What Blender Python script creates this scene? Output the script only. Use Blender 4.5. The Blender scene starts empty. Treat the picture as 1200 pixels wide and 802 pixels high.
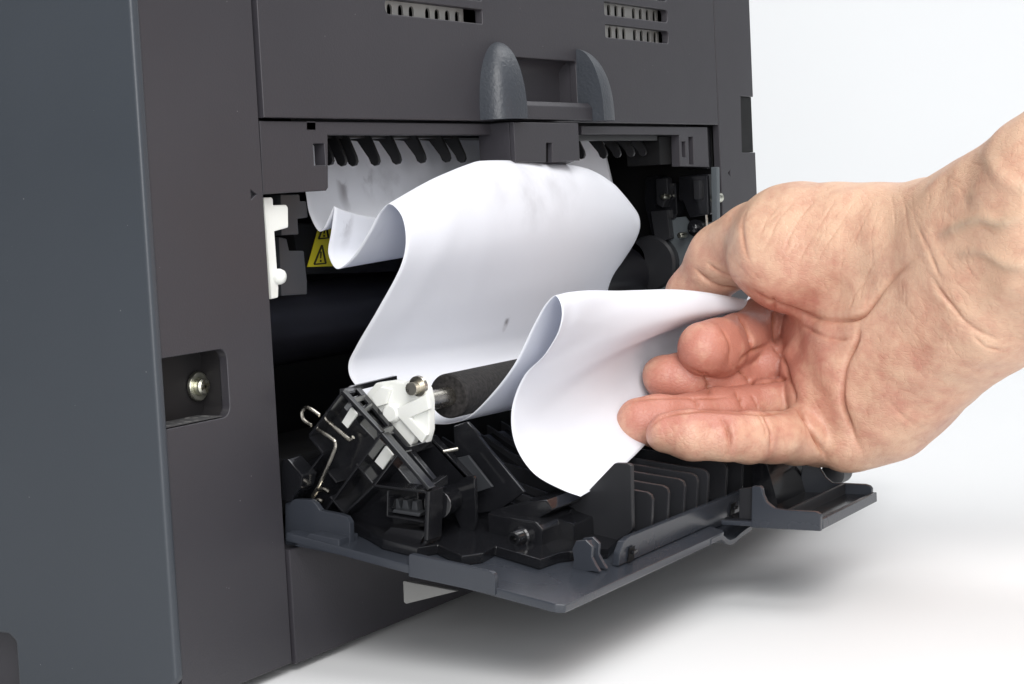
import bpy, bmesh, math, random
import numpy as np
from mathutils import Vector, Matrix
random.seed(4); rng = np.random.default_rng(4)
sc = bpy.context.scene
COL = sc.collection
pi = math.pi

# ------------------------------------------------------------------ frame of reference
# millimetres: x along the back of the printer, y into it, z up; z = 0 is the seam under the top cover
FLOOR = -157.0
FPX, CX, CY = 2150.0, 600.0, 401.0
_vx = np.array([1250.0, -238.0, FPX]); EX = _vx / np.linalg.norm(_vx)
_vz = np.array([1352.0, 27199.0, FPX]); EZ = -(_vz - (_vz @ EX) * EX); EZ /= np.linalg.norm(EZ)
EY = np.cross(EZ, EX)
RM = np.stack([EX, EY, EZ])
O = np.array([(303.7 - CX) / FPX, (140 - CY) / FPX, 1.0]) * 510.0
CAM = RM @ (-O)
def M(p):                                    # mm -> metres, table at z = 0
    return Vector((p[0] * .001, p[1] * .001, (p[2] - FLOOR) * .001))
def ray(u, v): return RM @ np.array([(u - CX) / FPX, (v - CY) / FPX, 1.0])
def on(u, v, axis, val):                     # point of a plane (x, y or z = val) in the direction (u, v)
    r = ray(u, v); t = (val - CAM[axis]) / r[axis]; return CAM + t * r
def PX(u, v, X): return on(u, v, 0, X)
def PY(u, v, Y): return on(u, v, 1, Y)
def PZ(u, v, Z): return on(u, v, 2, Z)
def c2w(P): return CAM + np.asarray(P) @ RM.T   # camera-aligned mm -> scene mm
def uvd(u, v, d): return np.array([(u - CX) / FPX * d, (v - CY) / FPX * d, d])

# ------------------------------------------------------------------ camera
cd = bpy.data.cameras.new('camera'); cam = bpy.data.objects.new('camera', cd); COL.objects.link(cam)
cd.sensor_width = 36; cd.lens = 36 * FPX / 1200; cd.clip_start = .01; cd.clip_end = 50
R3 = Matrix(((RM[0, 0], -RM[0, 1], -RM[0, 2]), (RM[1, 0], -RM[1, 1], -RM[1, 2]), (RM[2, 0], -RM[2, 1], -RM[2, 2])))
cam.matrix_world = Matrix.Translation(M(CAM)) @ R3.to_4x4()
sc.camera = cam

# ------------------------------------------------------------------ light (studio)
w = bpy.data.worlds.new('World'); sc.world = w; w.use_nodes = True
bg = w.node_tree.nodes['Background']; bg.inputs[0].default_value = (.93, .965, 1, 1); bg.inputs[1].default_value = .31
def area(name, pos, target, size, power, col=(1, 1, 1)):
    l = bpy.data.lights.new(name, 'AREA'); l.shape = 'RECTANGLE'; l.size, l.size_y = size; l.energy = power; l.color = col
    o = bpy.data.objects.new(name, l); COL.objects.link(o); o.location = pos
    o.rotation_euler = (Vector(target) - Vector(pos)).to_track_quat('-Z', 'Y').to_euler(); return o
area('softbox_key', (-.8, -.75, 1.05), (.12, -.05, .06), (.75, .75), 17.5, (1, .985, .965))
area('softbox_top', (.35, -.4, 1.4), (.22, -.05, .05), (1.0, 1.0), 10, (1, .99, .98))
area('softbox_front', (-.95, -.7, .3), (.15, 0, .09), (.7, .45), 7.4, (1, .99, .99))
area('softbox_backdrop', (1.4, -.6, 1.5), (1.7, .7, .2), (1.2, .8), 10.5, (.97, .985, 1))
vs = sc.view_settings; vs.view_transform = 'Standard'; vs.look = 'None'; vs.exposure = 0; vs.gamma = 1

# ------------------------------------------------------------------ materials
def mat(name, base, rough=.5, metal=0.0, spec=.5, bump=None, noise=None, specks=0, sss=None, coat=0):
    m = bpy.data.materials.new(name); m.use_nodes = True
    N, L = m.node_tree.nodes, m.node_tree.links; b = N['Principled BSDF']
    b.inputs['Base Color'].default_value = (*base, 1); b.inputs['Roughness'].default_value = rough
    b.inputs['Metallic'].default_value = metal; b.inputs['Specular IOR Level'].default_value = spec
    if coat: b.inputs['Coat Weight'].default_value = coat
    if sss: b.inputs['Subsurface Weight'].default_value = sss[0]; b.inputs['Subsurface Radius'].default_value = sss[1]; b.inputs['Subsurface Scale'].default_value = sss[2]
    tc = N.new('ShaderNodeTexCoord')
    colsock = None
    if noise:                              # slow colour variation
        n = N.new('ShaderNodeTexNoise'); n.inputs['Scale'].default_value = noise[0]; n.inputs['Detail'].default_value = 5
        L.new(tc.outputs['Object'], n.inputs['Vector'])
        mr = N.new('ShaderNodeMapRange'); mr.inputs['From Min'].default_value = .3; mr.inputs['From Max'].default_value = .7
        mr.inputs['To Min'].default_value = 1 - noise[1]; mr.inputs['To Max'].default_value = 1 + noise[1]
        L.new(n.outputs['Fac'], mr.inputs['Value'])
        mx = N.new('ShaderNodeMix'); mx.data_type = 'RGBA'; mx.blend_type = 'MULTIPLY'; mx.inputs['Factor'].default_value = 1
        mx.inputs['A'].default_value = (*base, 1); L.new(mr.outputs['Result'], mx.inputs['B'])
        colsock = mx.outputs['Result']; L.new(colsock, b.inputs['Base Color'])
        mr2 = N.new('ShaderNodeMapRange'); mr2.inputs['From Min'].default_value = .3; mr2.inputs['From Max'].default_value = .7
        mr2.inputs['To Min'].default_value = max(.03, rough - .08); mr2.inputs['To Max'].default_value = rough + .08
        L.new(n.outputs['Fac'], mr2.inputs['Value']); L.new(mr2.outputs['Result'], b.inputs['Roughness'])
    if specks:                             # pale dust and lint
        v = N.new('ShaderNodeTexVoronoi'); v.inputs['Scale'].default_value = 620; v.inputs['Randomness'].default_value = 1
        L.new(tc.outputs['Object'], v.inputs['Vector'])
        n2 = N.new('ShaderNodeTexWhiteNoise'); L.new(v.outputs['Position'], n2.inputs['Vector'])
        lt = N.new('ShaderNodeMath'); lt.operation = 'LESS_THAN'; L.new(v.outputs['Distance'], lt.inputs[0])
        rad = N.new('ShaderNodeMath'); rad.operation = 'MULTIPLY_ADD'; L.new(n2.outputs['Value'], rad.inputs[0]); rad.inputs[1].default_value = 3.0 ; rad.inputs[2].default_value = -3.0 + specks
        L.new(rad.outputs[0], lt.inputs[1])
        sp = N.new('ShaderNodeMix'); sp.data_type = 'RGBA'
        fac = N.new('ShaderNodeMath'); fac.operation = 'MULTIPLY'; fac.inputs[1].default_value = .2
        L.new(lt.outputs[0], fac.inputs[0]); L.new(fac.outputs[0], sp.inputs['Factor'])
        if colsock: L.new(colsock, sp.inputs['A'])
        else: sp.inputs['A'].default_value = (*base, 1)
        sp.inputs['B'].default_value = (.55, .54, .52, 1)
        L.new(sp.outputs['Result'], b.inputs['Base Color'])
    if bump:
        n = N.new('ShaderNodeTexNoise'); n.inputs['Scale'].default_value = bump[0]; n.inputs['Detail'].default_value = 3
        L.new(tc.outputs['Object'], n.inputs['Vector'])
        bp = N.new('ShaderNodeBump'); bp.inputs['Strength'].default_value = bump[1]; bp.inputs['Distance'].default_value = .0002
        L.new(n.outputs['Fac'], bp.inputs['Height']); L.new(bp.outputs['Normal'], b.inputs['Normal'])
    return m
MT = dict(
    rear=mat('rear_plastic', (.0305, .0288, .0345), .46, bump=(1500, .22), noise=(14, .06), specks=.13),
    side=mat('side_plastic', (.035, .0415, .051), .4, bump=(1500, .15), noise=(9, .06), specks=.13),
    door=mat('door_plastic', (.030, .034, .043), .24, bump=(1400, .12), noise=(20, .08), specks=.05),
    ear=mat('ear_plastic', (.036, .041, .050), .42, bump=(850, 1.0), noise=(20, .06), specks=.12),
    black=mat('black_plastic', (.0085, .0088, .0105), .15, spec=.5, noise=(35, .15), bump=(700, .05), specks=.07),
    dark=mat('inner_black', (.006, .006, .0065), .55, spec=.2, noise=(30, .2)),
    fin=mat('fin_plastic', (.016, .0165, .019), .4, spec=.35, noise=(40, .1)),
    recess=mat('recess_plastic', (.014, .013, .014), .6, spec=.25, noise=(60, .1)),
    guide=mat('guide_black', (.008, .008, .009), .34),
    grey=mat('grey_bracket', (.028, .03, .034), .4, noise=(30, .1)),
    white=mat('white_nylon', (.74, .75, .72), .38, sss=(.25, (.01, .01, .008), .12), noise=(60, .03)),
    steel=mat('steel', (.56, .53, .47), .26, metal=1, noise=(200, .12)),
    zinc=mat('zinc_screw', (.55, .55, .47), .3, metal=1, noise=(300, .2)),
    plate=mat('vent_metal', (.55, .54, .52), .4, metal=.7, noise=(80, .06)),
    foam=mat('roller_foam', (.017, .0155, .0155), .85, bump=(1000, 1.0), noise=(900, .75), spec=.35),
    drum=mat('drum_film', (.010, .010, .013), .3, spec=.4),
    label=mat('yellow_label', (.60, .52, .02), .45),
    ink=mat('label_ink', (.02, .018, .01), .5),
    smoke=mat('grey_sheet_metal', (.10, .115, .125), .4, metal=.3),
    pale=mat('pale_flap', (.19, .19, .185), .5),
    bg=mat('white_sweep', (.775, .785, .795), .5, noise=(2, .012), spec=.25),
)
# dust in the screw recess
MT['dusty'] = mat('dusty_plastic', (.045, .045, .047), .7, bump=(2500, .8), specks=1.05)

# paper: white, slightly translucent, with toner smudges
def paper_mat():
    m = bpy.data.materials.new('paper'); m.use_nodes = True
    N, L = m.node_tree.nodes, m.node_tree.links; b = N['Principled BSDF']
    b.inputs['Roughness'].default_value = .75; b.inputs['Specular IOR Level'].default_value = .2
    tc = N.new('ShaderNodeTexCoord')
    base = (.89, .90, .94, 1)
    cur = None
    n = N.new('ShaderNodeTexNoise'); n.inputs['Scale'].default_value = 90; n.inputs['Detail'].default_value = 6; n.inputs['Roughness'].default_value = .55
    L.new(tc.outputs['Object'], n.inputs['Vector'])
    def blob(c, r, lo, hi, strength, stretch=(1, 1, 1)):
        nonlocal cur
        mp = N.new('ShaderNodeMapping'); mp.vector_type = 'POINT'; L.new(tc.outputs['Object'], mp.inputs['Vector'])
        s = [k / (r * .001) for k in stretch]; cm = M(c)
        mp.inputs['Scale'].default_value = s; mp.inputs['Location'].default_value = [-cm[i] * s[i] for i in range(3)]
        ln = N.new('ShaderNodeVectorMath'); ln.operation = 'LENGTH'; L.new(mp.outputs['Vector'], ln.inputs[0])
        fall = N.new('ShaderNodeMapRange'); fall.inputs['From Min'].default_value = 1; fall.inputs['From Max'].default_value = 0; L.new(ln.outputs['Value'], fall.inputs['Value'])
        th = N.new('ShaderNodeMapRange'); th.inputs['From Min'].default_value = lo; th.inputs['From Max'].default_value = hi; L.new(n.outputs['Fac'], th.inputs['Value'])
        mu = N.new('ShaderNodeMath'); mu.operation = 'MULTIPLY'; L.new(fall.outputs['Result'], mu.inputs[0]); L.new(th.outputs['Result'], mu.inputs[1])
        m2 = N.new('ShaderNodeMath'); m2.operation = 'MULTIPLY'; m2.inputs[1].default_value = strength; m2.use_clamp = True; L.new(mu.outputs[0], m2.inputs[0])
        mx = N.new('ShaderNodeMix'); mx.data_type = 'RGBA'; L.new(m2.outputs[0], mx.inputs['Factor'])
        if cur: L.new(cur, mx.inputs['A'])
        else: mx.inputs['A'].default_value = base
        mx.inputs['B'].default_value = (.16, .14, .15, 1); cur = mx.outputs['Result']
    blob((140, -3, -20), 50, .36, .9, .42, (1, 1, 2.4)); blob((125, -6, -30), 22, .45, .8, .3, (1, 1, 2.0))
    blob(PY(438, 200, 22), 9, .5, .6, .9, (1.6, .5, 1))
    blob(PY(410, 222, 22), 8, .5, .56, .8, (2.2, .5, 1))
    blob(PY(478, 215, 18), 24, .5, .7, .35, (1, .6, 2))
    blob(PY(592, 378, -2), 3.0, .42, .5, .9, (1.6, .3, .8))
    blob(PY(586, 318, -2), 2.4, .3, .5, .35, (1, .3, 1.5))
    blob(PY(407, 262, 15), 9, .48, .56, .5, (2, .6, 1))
    L.new(cur, b.inputs['Base Color'])
    bp = N.new('ShaderNodeBump'); bp.inputs['Strength'].default_value = .18; bp.inputs['Distance'].default_value = .0006
    nb = N.new('ShaderNodeTexNoise'); nb.inputs['Scale'].default_value = 70; nb.inputs['Detail'].default_value = 4; L.new(tc.outputs['Object'], nb.inputs['Vector'])
    L.new(nb.outputs['Fac'], bp.inputs['Height']); L.new(bp.outputs['Normal'], b.inputs['Normal'])
    tr = N.new('ShaderNodeBsdfTranslucent'); tr.inputs['Color'].default_value = (.8, .84, .95, 1)
    ms = N.new('ShaderNodeMixShader'); ms.inputs['Fac'].default_value = .26
    L.new(b.outputs[0], ms.inputs[1]); L.new(tr.outputs[0], ms.inputs[2]); L.new(ms.outputs[0], N['Material Output'].inputs['Surface'])
    return m
MT['paper'] = paper_mat()

def skin_mat():
    m = bpy.data.materials.new('skin'); m.use_nodes = True
    N, L = m.node_tree.nodes, m.node_tree.links; b = N['Principled BSDF']
    tc = N.new('ShaderNodeTexCoord')
    at = N.new('ShaderNodeAttribute'); at.attribute_name = 'skin_tone'      # r redness, g vein, b crease tint and painted fold shade
    sp = N.new('ShaderNodeSeparateColor'); L.new(at.outputs['Color'], sp.inputs['Color'])
    n = N.new('ShaderNodeTexNoise'); n.inputs['Scale'].default_value = 95; n.inputs['Detail'].default_value = 6; L.new(tc.outputs['Object'], n.inputs['Vector'])
    n2 = N.new('ShaderNodeTexNoise'); n2.inputs['Scale'].default_value = 480; n2.inputs['Detail'].default_value = 3; L.new(tc.outputs['Object'], n2.inputs['Vector'])
    red = N.new('ShaderNodeMath'); red.operation = 'MULTIPLY_ADD'; L.new(n.outputs['Fac'], red.inputs[0]); red.inputs[1].default_value = 1.3; red.inputs[2].default_value = -1.0
    n3 = N.new('ShaderNodeTexNoise'); n3.inputs['Scale'].default_value = 330; n3.inputs['Detail'].default_value = 4; L.new(tc.outputs['Object'], n3.inputs['Vector'])
    red0 = N.new('ShaderNodeMath'); red0.operation = 'MULTIPLY_ADD'; L.new(n3.outputs['Fac'], red0.inputs[0]); red0.inputs[1].default_value = .9; L.new(red.outputs[0], red0.inputs[2]); red = red0
    red2 = N.new('ShaderNodeMath'); red2.operation = 'ADD'; red2.use_clamp = True; L.new(red.outputs[0], red2.inputs[0]); L.new(sp.outputs['Red'], red2.inputs[1])
    def mix(a, bcol, fac):
        x = N.new('ShaderNodeMix'); x.data_type = 'RGBA'; L.new(fac, x.inputs['Factor'])
        if isinstance(a, tuple): x.inputs['A'].default_value = a
        else: L.new(a, x.inputs['A'])
        x.inputs['B'].default_value = bcol; return x.outputs['Result']
    c = mix((.66, .43, .30, 1), (.455, .185, .135, 1), red2.outputs[0])
    c = mix(c, (.40, .33, .24, 1), sp.outputs['Green'])
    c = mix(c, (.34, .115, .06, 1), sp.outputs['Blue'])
    L.new(c, b.inputs['Base Color'])
    b.inputs['Roughness'].default_value = .42; b.inputs['Specular IOR Level'].default_value = .5
    b.inputs['Subsurface Weight'].default_value = .07; b.inputs['Subsurface Radius'].default_value = (1, .4, .25); b.inputs['Subsurface Scale'].default_value = .0016
    v = N.new('ShaderNodeTexVoronoi'); v.feature = 'DISTANCE_TO_EDGE'; v.inputs['Scale'].default_value = 800
    mp = N.new('ShaderNodeMapping'); mp.inputs['Rotation'].default_value = (.3, .5, .6); mp.inputs['Scale'].default_value = (1, .55, 1)
    L.new(tc.outputs['Object'], mp.inputs['Vector']); L.new(mp.outputs['Vector'], v.inputs['Vector'])
    mr = N.new('ShaderNodeMapRange'); mr.inputs['From Max'].default_value = .12; L.new(v.outputs['Distance'], mr.inputs['Value'])
    ad = N.new('ShaderNodeMath'); ad.operation = 'MULTIPLY_ADD'; L.new(n2.outputs['Fac'], ad.inputs[0]); ad.inputs[1].default_value = 1.5; L.new(mr.outputs['Result'], ad.inputs[2])
    bp = N.new('ShaderNodeBump'); bp.inputs['Strength'].default_value = .32; bp.inputs['Distance'].default_value = .00022
    L.new(ad.outputs[0], bp.inputs['Height']); L.new(bp.outputs['Normal'], b.inputs['Normal'])
    return m
MT['skin'] = skin_mat()

# ------------------------------------------------------------------ mesh helpers
def link(name, me, m=None, parent=None, smooth=35):
    o = bpy.data.objects.new(name, me); COL.objects.link(o)
    if m: me.materials.append(MT[m])
    if smooth:
        me.shade_smooth()
        if smooth < 180: me.set_sharp_from_angle(angle=math.radians(smooth))
    if parent:
        o.parent = parent
        if parent.get('is_root_at'): o.matrix_parent_inverse = Matrix.Translation(-Vector(parent['is_root_at']))
        else:
            o.matrix_parent_inverse = Matrix.Identity(4)
    return o
def bm_obj(name, bm, m, parent=None, bevel=0.0, seg=2, smooth=35, ang=25, wn=False):
    bmesh.ops.recalc_face_normals(bm, faces=bm.faces)
    if bevel:
        es = [e for e in bm.edges if len(e.link_faces) == 2 and e.calc_face_angle(0) > math.radians(ang)]
        bmesh.ops.bevel(bm, geom=es, offset=bevel * .001, segments=seg, profile=.6, affect='EDGES', clamp_overlap=True)
    me = bpy.data.meshes.new(name); bm.to_mesh(me); bm.free(); o = link(name, me, m, parent, smooth)
    if bevel or wn:
        md = o.modifiers.new('normals', 'WEIGHTED_NORMAL'); md.keep_sharp = True; md.weight = 100
    return o
def prism_into(bm, poly, vec):
    a = [bm.verts.new(M(p)) for p in poly]; b = [bm.verts.new(M(np.asarray(p) + vec)) for p in poly]
    bm.faces.new(a); bm.faces.new(b[::-1])
    n = len(poly)
    for i in range(n): bm.faces.new((a[i], b[i], b[(i + 1) % n], a[(i + 1) % n]))
def prism(name, poly, vec, m, parent=None, bevel=.35, seg=2):
    bm = bmesh.new(); prism_into(bm, poly, np.asarray(vec, float)); return bm_obj(name, bm, m, parent, bevel, seg)
def plx(name, px, X, th, m, parent=None, bevel=.35):      # plate standing across x: outline in its plane, thickness along x
    return prism(name, [PX(u, v, X) for u, v in px], (th, 0, 0), m, parent, bevel)
def ply(name, px, Y, th, m, parent=None, bevel=.35):      # plate facing out of the back
    return prism(name, [PY(u, v, Y) for u, v in px], (0, th, 0), m, parent, bevel)
def box(name, a, b, m, parent=None, bevel=.4):
    (x0, y0, z0), (x1, y1, z1) = a, b
    return prism(name, [(x0, y0, z0), (x1, y0, z0), (x1, y0, z1), (x0, y0, z1)], (0, y1 - y0, 0), m, parent, bevel)
def tube_into(bm, pts, r, n=10, cap=True):
    pts = [np.asarray(p, float) for p in pts]; rs = r if hasattr(r, '__len__') else [r] * len(pts)
    rings = []; up = None
    for i, p in enumerate(pts):
        d = pts[min(i + 1, len(pts) - 1)] - pts[max(i - 1, 0)]; d /= np.linalg.norm(d)
        if up is None: up = np.cross(d, [0.13, .9, .4]); up /= np.linalg.norm(up)
        up = up - (up @ d) * d; up /= np.linalg.norm(up); s = np.cross(d, up)
        rings.append([bm.verts.new(M(p + rs[i] * (math.cos(2 * pi * k / n) * up + math.sin(2 * pi * k / n) * s))) for k in range(n)])
    for A, B in zip(rings, rings[1:]):
        for k in range(n): bm.faces.new((A[k], A[(k + 1) % n], B[(k + 1) % n], B[k]))
    if cap: bm.faces.new(rings[0]); bm.faces.new(rings[-1][::-1])
def tube(name, pts, r, m, parent=None, n=10, bevel=0):
    bm = bmesh.new(); tube_into(bm, pts, r, n); return bm_obj(name, bm, m, parent, bevel, ang=50)
def smooth_path(pts, k=6):                                   # Catmull-Rom
    P = [np.asarray(p, float) for p in pts]; P = [2 * P[0] - P[1]] + P + [2 * P[-1] - P[-2]]; out = []
    for i in range(1, len(P) - 2):
        for j in range(k):
            t = j / k; a, b, c, d = P[i - 1:i + 3]
            out.append(.5 * (2 * b + (c - a) * t + (2 * a - 5 * b + 4 * c - d) * t * t + (-a + 3 * b - 3 * c + d) * t ** 3))
    out.append(P[-2]); return out
def arc(cx, cz, r, a0, a1, n=6): return [(cx + r * math.cos(math.radians(a0 + (a1 - a0) * i / n)), cz + r * math.sin(math.radians(a0 + (a1 - a0) * i / n))) for i in range(n + 1)]
def rrect(x0, z0, x1, z1, r, n=5):
    r = [r] * 4 if not hasattr(r, '__len__') else r          # bl, br, tr, tl
    o = []
    for cx, cz, rr, a in ((x0 + r[0], z0 + r[0], r[0], 180), (x1 - r[1], z0 + r[1], r[1], 270), (x1 - r[2], z1 - r[2], r[2], 0), (x0 + r[3], z1 - r[3], r[3], 90)):
        o += arc(cx, cz, rr, a, a + 90, n) if rr > 0 else [(cx, cz)]
    return o
def sheet(name, loops, y, th, m, parent=None, bevel=.3):     # panel facing -y with any number of holes; loops in (x, z)
    cu = bpy.data.curves.new(name, 'CURVE'); cu.dimensions = '2D'; cu.fill_mode = 'BOTH'
    for lp in loops:
        s = cu.splines.new('POLY'); s.points.add(len(lp) - 1); s.use_cyclic_u = True
        for p, (x, z) in zip(s.points, lp): p.co = (x * .001, (z - FLOOR) * .001, 0, 1)
    cu.extrude = (th / 2 - bevel) * .001; cu.bevel_depth = bevel * .001; cu.bevel_resolution = 2; cu.offset = -bevel * .001
    t = bpy.data.objects.new('tmp', cu); COL.objects.link(t)
    dg = bpy.context.evaluated_depsgraph_get(); me = bpy.data.meshes.new_from_object(t.evaluated_get(dg))
    bpy.data.objects.remove(t); bpy.data.curves.remove(cu)
    n = len(me.vertices); co = np.empty(n * 3, 'f'); me.vertices.foreach_get('co', co); co = co.reshape(-1, 3)
    new = np.c_[co[:, 0], (y + th / 2) * .001 - co[:, 2], co[:, 1]]; me.vertices.foreach_set('co', new.astype('f').ravel())
    bm = bmesh.new(); bm.from_mesh(me); bmesh.ops.remove_doubles(bm, verts=bm.verts, dist=1e-6)
    bpy.data.meshes.remove(me)
    return bm_obj(name, bm, m, parent, wn=True)
def lathe(name, centre, axis, prof, m, parent=None, n=24, ang=40):   # prof: (distance along axis, radius)
    axis = np.asarray(axis, float); axis /= np.linalg.norm(axis); c = np.asarray(centre, float)
    up = np.cross(axis, [.2, .3, .9]); up /= np.linalg.norm(up); s = np.cross(axis, up); bm = bmesh.new(); rings = []
    for a, r in prof:
        rings.append([bm.verts.new(M(c + a * axis + max(r, .01) * (math.cos(2 * pi * k / n) * up + math.sin(2 * pi * k / n) * s))) for k in range(n)])
    for A, B in zip(rings, rings[1:]):
        for k in range(n): bm.faces.new((A[k], A[(k + 1) % n], B[(k + 1) % n], B[k]))
    bm.faces.new(rings[0]); bm.faces.new(rings[-1][::-1]); return bm_obj(name, bm, m, parent, smooth=ang)
def empty(name, loc, label, cat):
    o = bpy.data.objects.new(name, None); COL.objects.link(o); o.location = M(loc); o['is_root_at'] = list(M(loc)); o['label'] = label; o['category'] = cat; o.empty_display_size = .02; return o

# ------------------------------------------------------------------ setting: one white sweep, table and backdrop
def sweep():
    fwd = np.array([RM[0, 2], RM[1, 2], 0]); fwd /= np.linalg.norm(fwd); rt = np.array([fwd[1], -fwd[0], 0])
    c0 = np.array([CAM[0], CAM[1], FLOOR]); prof = [(-900, 0), (1500, 0)]
    prof += [(1500 + 500 * math.sin(a), 500 - 500 * math.cos(a)) for a in np.linspace(0.08, pi / 2, 18)] + [(2000, 2200)]
    bm = bmesh.new(); rows = []
    for d, h in prof: rows.append([bm.verts.new(M(c0 + fwd * d + rt * s + np.array([0, 0, h]))) for s in np.linspace(-1300, 1300, 6)])
    for A, B in zip(rows, rows[1:]):
        for k in range(5): bm.faces.new((A[k], A[k + 1], B[k + 1], B[k]))
    o = bm_obj('tabletop', bm, 'bg', smooth=180); o['kind'] = 'structure'; o['label'] = 'white seamless tabletop sweeping up into a white backdrop'
    return o
sweep()

# ================================================================== the printer
P = empty('laser_printer', (130, 150, FLOOR), 'dark grey laser printer seen from behind with its rear door hanging open', 'printer')
TOP = 175.0
XL, XR = -47.5, 356.0
# --- left rear column with the screw recess
rec = [(-47.1, -80.5)] + arc(-23.5, -77.5, 3, -90, 0) + arc(-23.5, -65, 3, 0, 90) + [(-47.1, -62)]
tri = lambda x, z, s, d: [(x + d * s, z), (x - d * s * .6, z + s * .85), (x - d * s * .6, z - s * .85)]
t1 = PY(297, 228, 0)
colL = sheet('rear_column', [[(-47.2, -154), (-.2, -154), (-.2, TOP), (-47.2, TOP)] + rec[::-1], tri(t1[0], t1[2], 1.6, 1)], 0, 3.2, 'rear', P, .35)
prism('marker_arrow', [(x, 1.2, z) for x, z in tri(t1[0], t1[2], 1.75, 1)], (0, 1, 0), 'grey', colL, 0)
# recess lining
def lining(name, loop, y0, y1, m, parent):
    bm = bmesh.new(); a = [bm.verts.new(M((x, y0, z))) for x, z in loop]; b = [bm.verts.new(M((x, y1, z))) for x, z in loop]; n = len(loop)
    for i in range(n): bm.faces.new((a[i], a[(i + 1) % n], b[(i + 1) % n], b[i]))
    bm.faces.new(b); return bm_obj(name, bm, m, parent, smooth=30)
lining('screw_recess', [(x * 1.0 , z) for x, z in rec], 2.6, 9, 'recess', colL)
prism('dust_ledge', [(-47, .6, -80.2), (-23.5, .6, -80.2), (-23.5, 8.9, -80.2), (-47, 8.9, -80.2)], (0, 0, .25), 'dusty', colL, 0)
sc_ = PY(231, 453, 8.6)
lathe('washer', sc_, (0, -1, 0), [(0, 4.1), (.5, 4.1), (.9, 3.8), (.9, 2.6), (.4, 2.3)], 'zinc', colL)
lathe('screw', sc_, (0, -1, 0), [(.3, 2.5), (2.4, 2.4), (2.9, 1.9), (2.95, .9), (2.2, .7)], 'zinc', colL)
for a in (20, 110):
    ca, sa = math.cos(math.radians(a)), math.sin(math.radians(a)); c = sc_ + np.array([0, -2.75, 0]); q = lambda i, j: c + np.array([ca * i - sa * j, 0, sa * i + ca * j])
    prism('screw_slot', [q(-1.8, -.35), q(1.8, -.35), q(1.8, .35), q(-1.8, .35)], (0, -.25, 0), 'ink', colL, 0)
# --- right rear column with its grip notch
n0, n1 = PY(868, 113, 0), PY(869, 179, 0)
t2 = PY(855, 203, 0)
colR = sheet('rear_column', [[(317.2, -154), (XR, -154), (XR, n1[2]), (n1[0] + .6, n1[2]), (n0[0], n0[2]), (XR, n0[2]), (XR, TOP), (317.2, TOP)], tri(t2[0], t2[2], 1.6, -1)], 0, 3.2, 'rear', P, .35)
prism('marker_arrow', [(x, 1.2, z) for x, z in tri(t2[0], t2[2], 1.75, -1)], (0, 1, 0), 'grey', colR, 0)
box('grip_pocket', (n0[0] - 1, .9, n1[2] + .1), (XR - .2, 3.3, n0[2] - .1), 'dark', colR, .2)
box('side_cover', (XR - 2.4, 3.6, -154), (XR, 330, TOP), 'side', P, .3)
# --- left side cover (blue grey), rounded towards the back, cut-outs along its foot
XS = -50.6
q0 = PX(17, 744, XS)
sp = [(XS, -.9, TOP), (XS, -.9, -146), (XS, 4, -152), (XS, 8, -155.5), (XS, q0[1] - 2, -155.5), (XS, q0[1], -153), (XS, q0[1], q0[2] - 2), (XS, q0[1] + 2.5, q0[2]), (XS, q0[1] + 60, q0[2] - .5), (XS, q0[1] + 66, -155.5), (XS, 330, -155.5), (XS, 330, TOP)]
prism('side_cover', sp, (3.2, 0, 0), 'side', P, 1.3, 4)
box('skirt', (-44.6, q0[1] - 6, -156.5), (-40, q0[1] + 68, q0[2] + 6), 'rear', P)
prism('corner_foot', [(-46, 3.5, -143), (-46, 3.5, -155.8), (-46, 14, -155.8), (-46, 14, -150)], (14, 0, 0), 'rear', P, .6)
# --- core behind the covers
box('top_cover', (XL, 3.6, TOP - 4), (XR - 2.6, 330, TOP + .5), 'side', P, .4)
core = box('chassis', (-44, 95, -153), (XR - 3, 329, TOP - 5), 'dark', P, 0)
for nm, a, b in (('inner_wall', (-44, 12, -153), (-1, 94.9, TOP - 5)), ('inner_wall', (318, 13, -153), (XR - 3, 94.9, TOP - 5)), ('inner_floor', (-.9, 14, -153), (317.9, 94.9, -122)), ('inner_ceiling', (-.9, 9, 8), (317.9, 94.9, TOP - 5))):
    box(nm, a, b, 'dark', P, 0)
box('inner_wall', (318, 4, -153), (n0[0] - 1.2, 12.9, TOP - 5), 'dark', P, 0)
# --- base panel under the door
base = box('base_panel', (1.0, -.6, -154.6), (316.2, 10, -121.5), 'rear', P, .6)
for x in (20, 296): lathe('rubber_foot', (x, 24, FLOOR), (0, 0, 1), [(0, 8), (4, 8.5)], 'dark', P)
# --- top rear cover with vents and the latch pocket
VR = []
def slot(u0, v0, u1, v1, h, rl, rr):
    a, b = PY(u0, v0, 0), PY(u1, v1, 0); z0 = (a[2] + b[2]) / 2; return rrect(a[0], z0, b[0], z0 + h, [rl, rr, rr, rl])
s1 = slot(451, 16.3, 565, 28, 4.6, 2.0, .8); VR.append(s1)
VR.append([(x, z + 7.6) for x, z in s1]); VR.append([(x, z + 15.2) for x, z in s1])
s2 = slot(709, 44.4, 783, 50.8, 4.9, .5, 1.9)
for k in range(5): VR.append([(x - .0 * k, z + 8.4 * k) for x, z in s2])
pk = rrect(133.2, 6.8, 189, 22.6, [.2, .2, 1.5, 1.5])
cover = sheet('rear_cover', [[(2.0, .5), (315.6, .5), (315.6, TOP - 1), (2.0, TOP - 1)], pk] + VR, -.4, 3.2, 'rear', P, .5)
bm = bmesh.new(); prof = [(2.2, 22.7)] + [(2.2 + 5 * math.sin(a), 17.7 + 5 * math.cos(a)) for a in np.linspace(.1, pi / 2, 8)] + [(7.2, 6.7), (2.2, 6.7)]
rows = [[bm.verts.new(M((x, y, z))) for y, z in prof] for x in (133.1, 189.1)]
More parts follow.
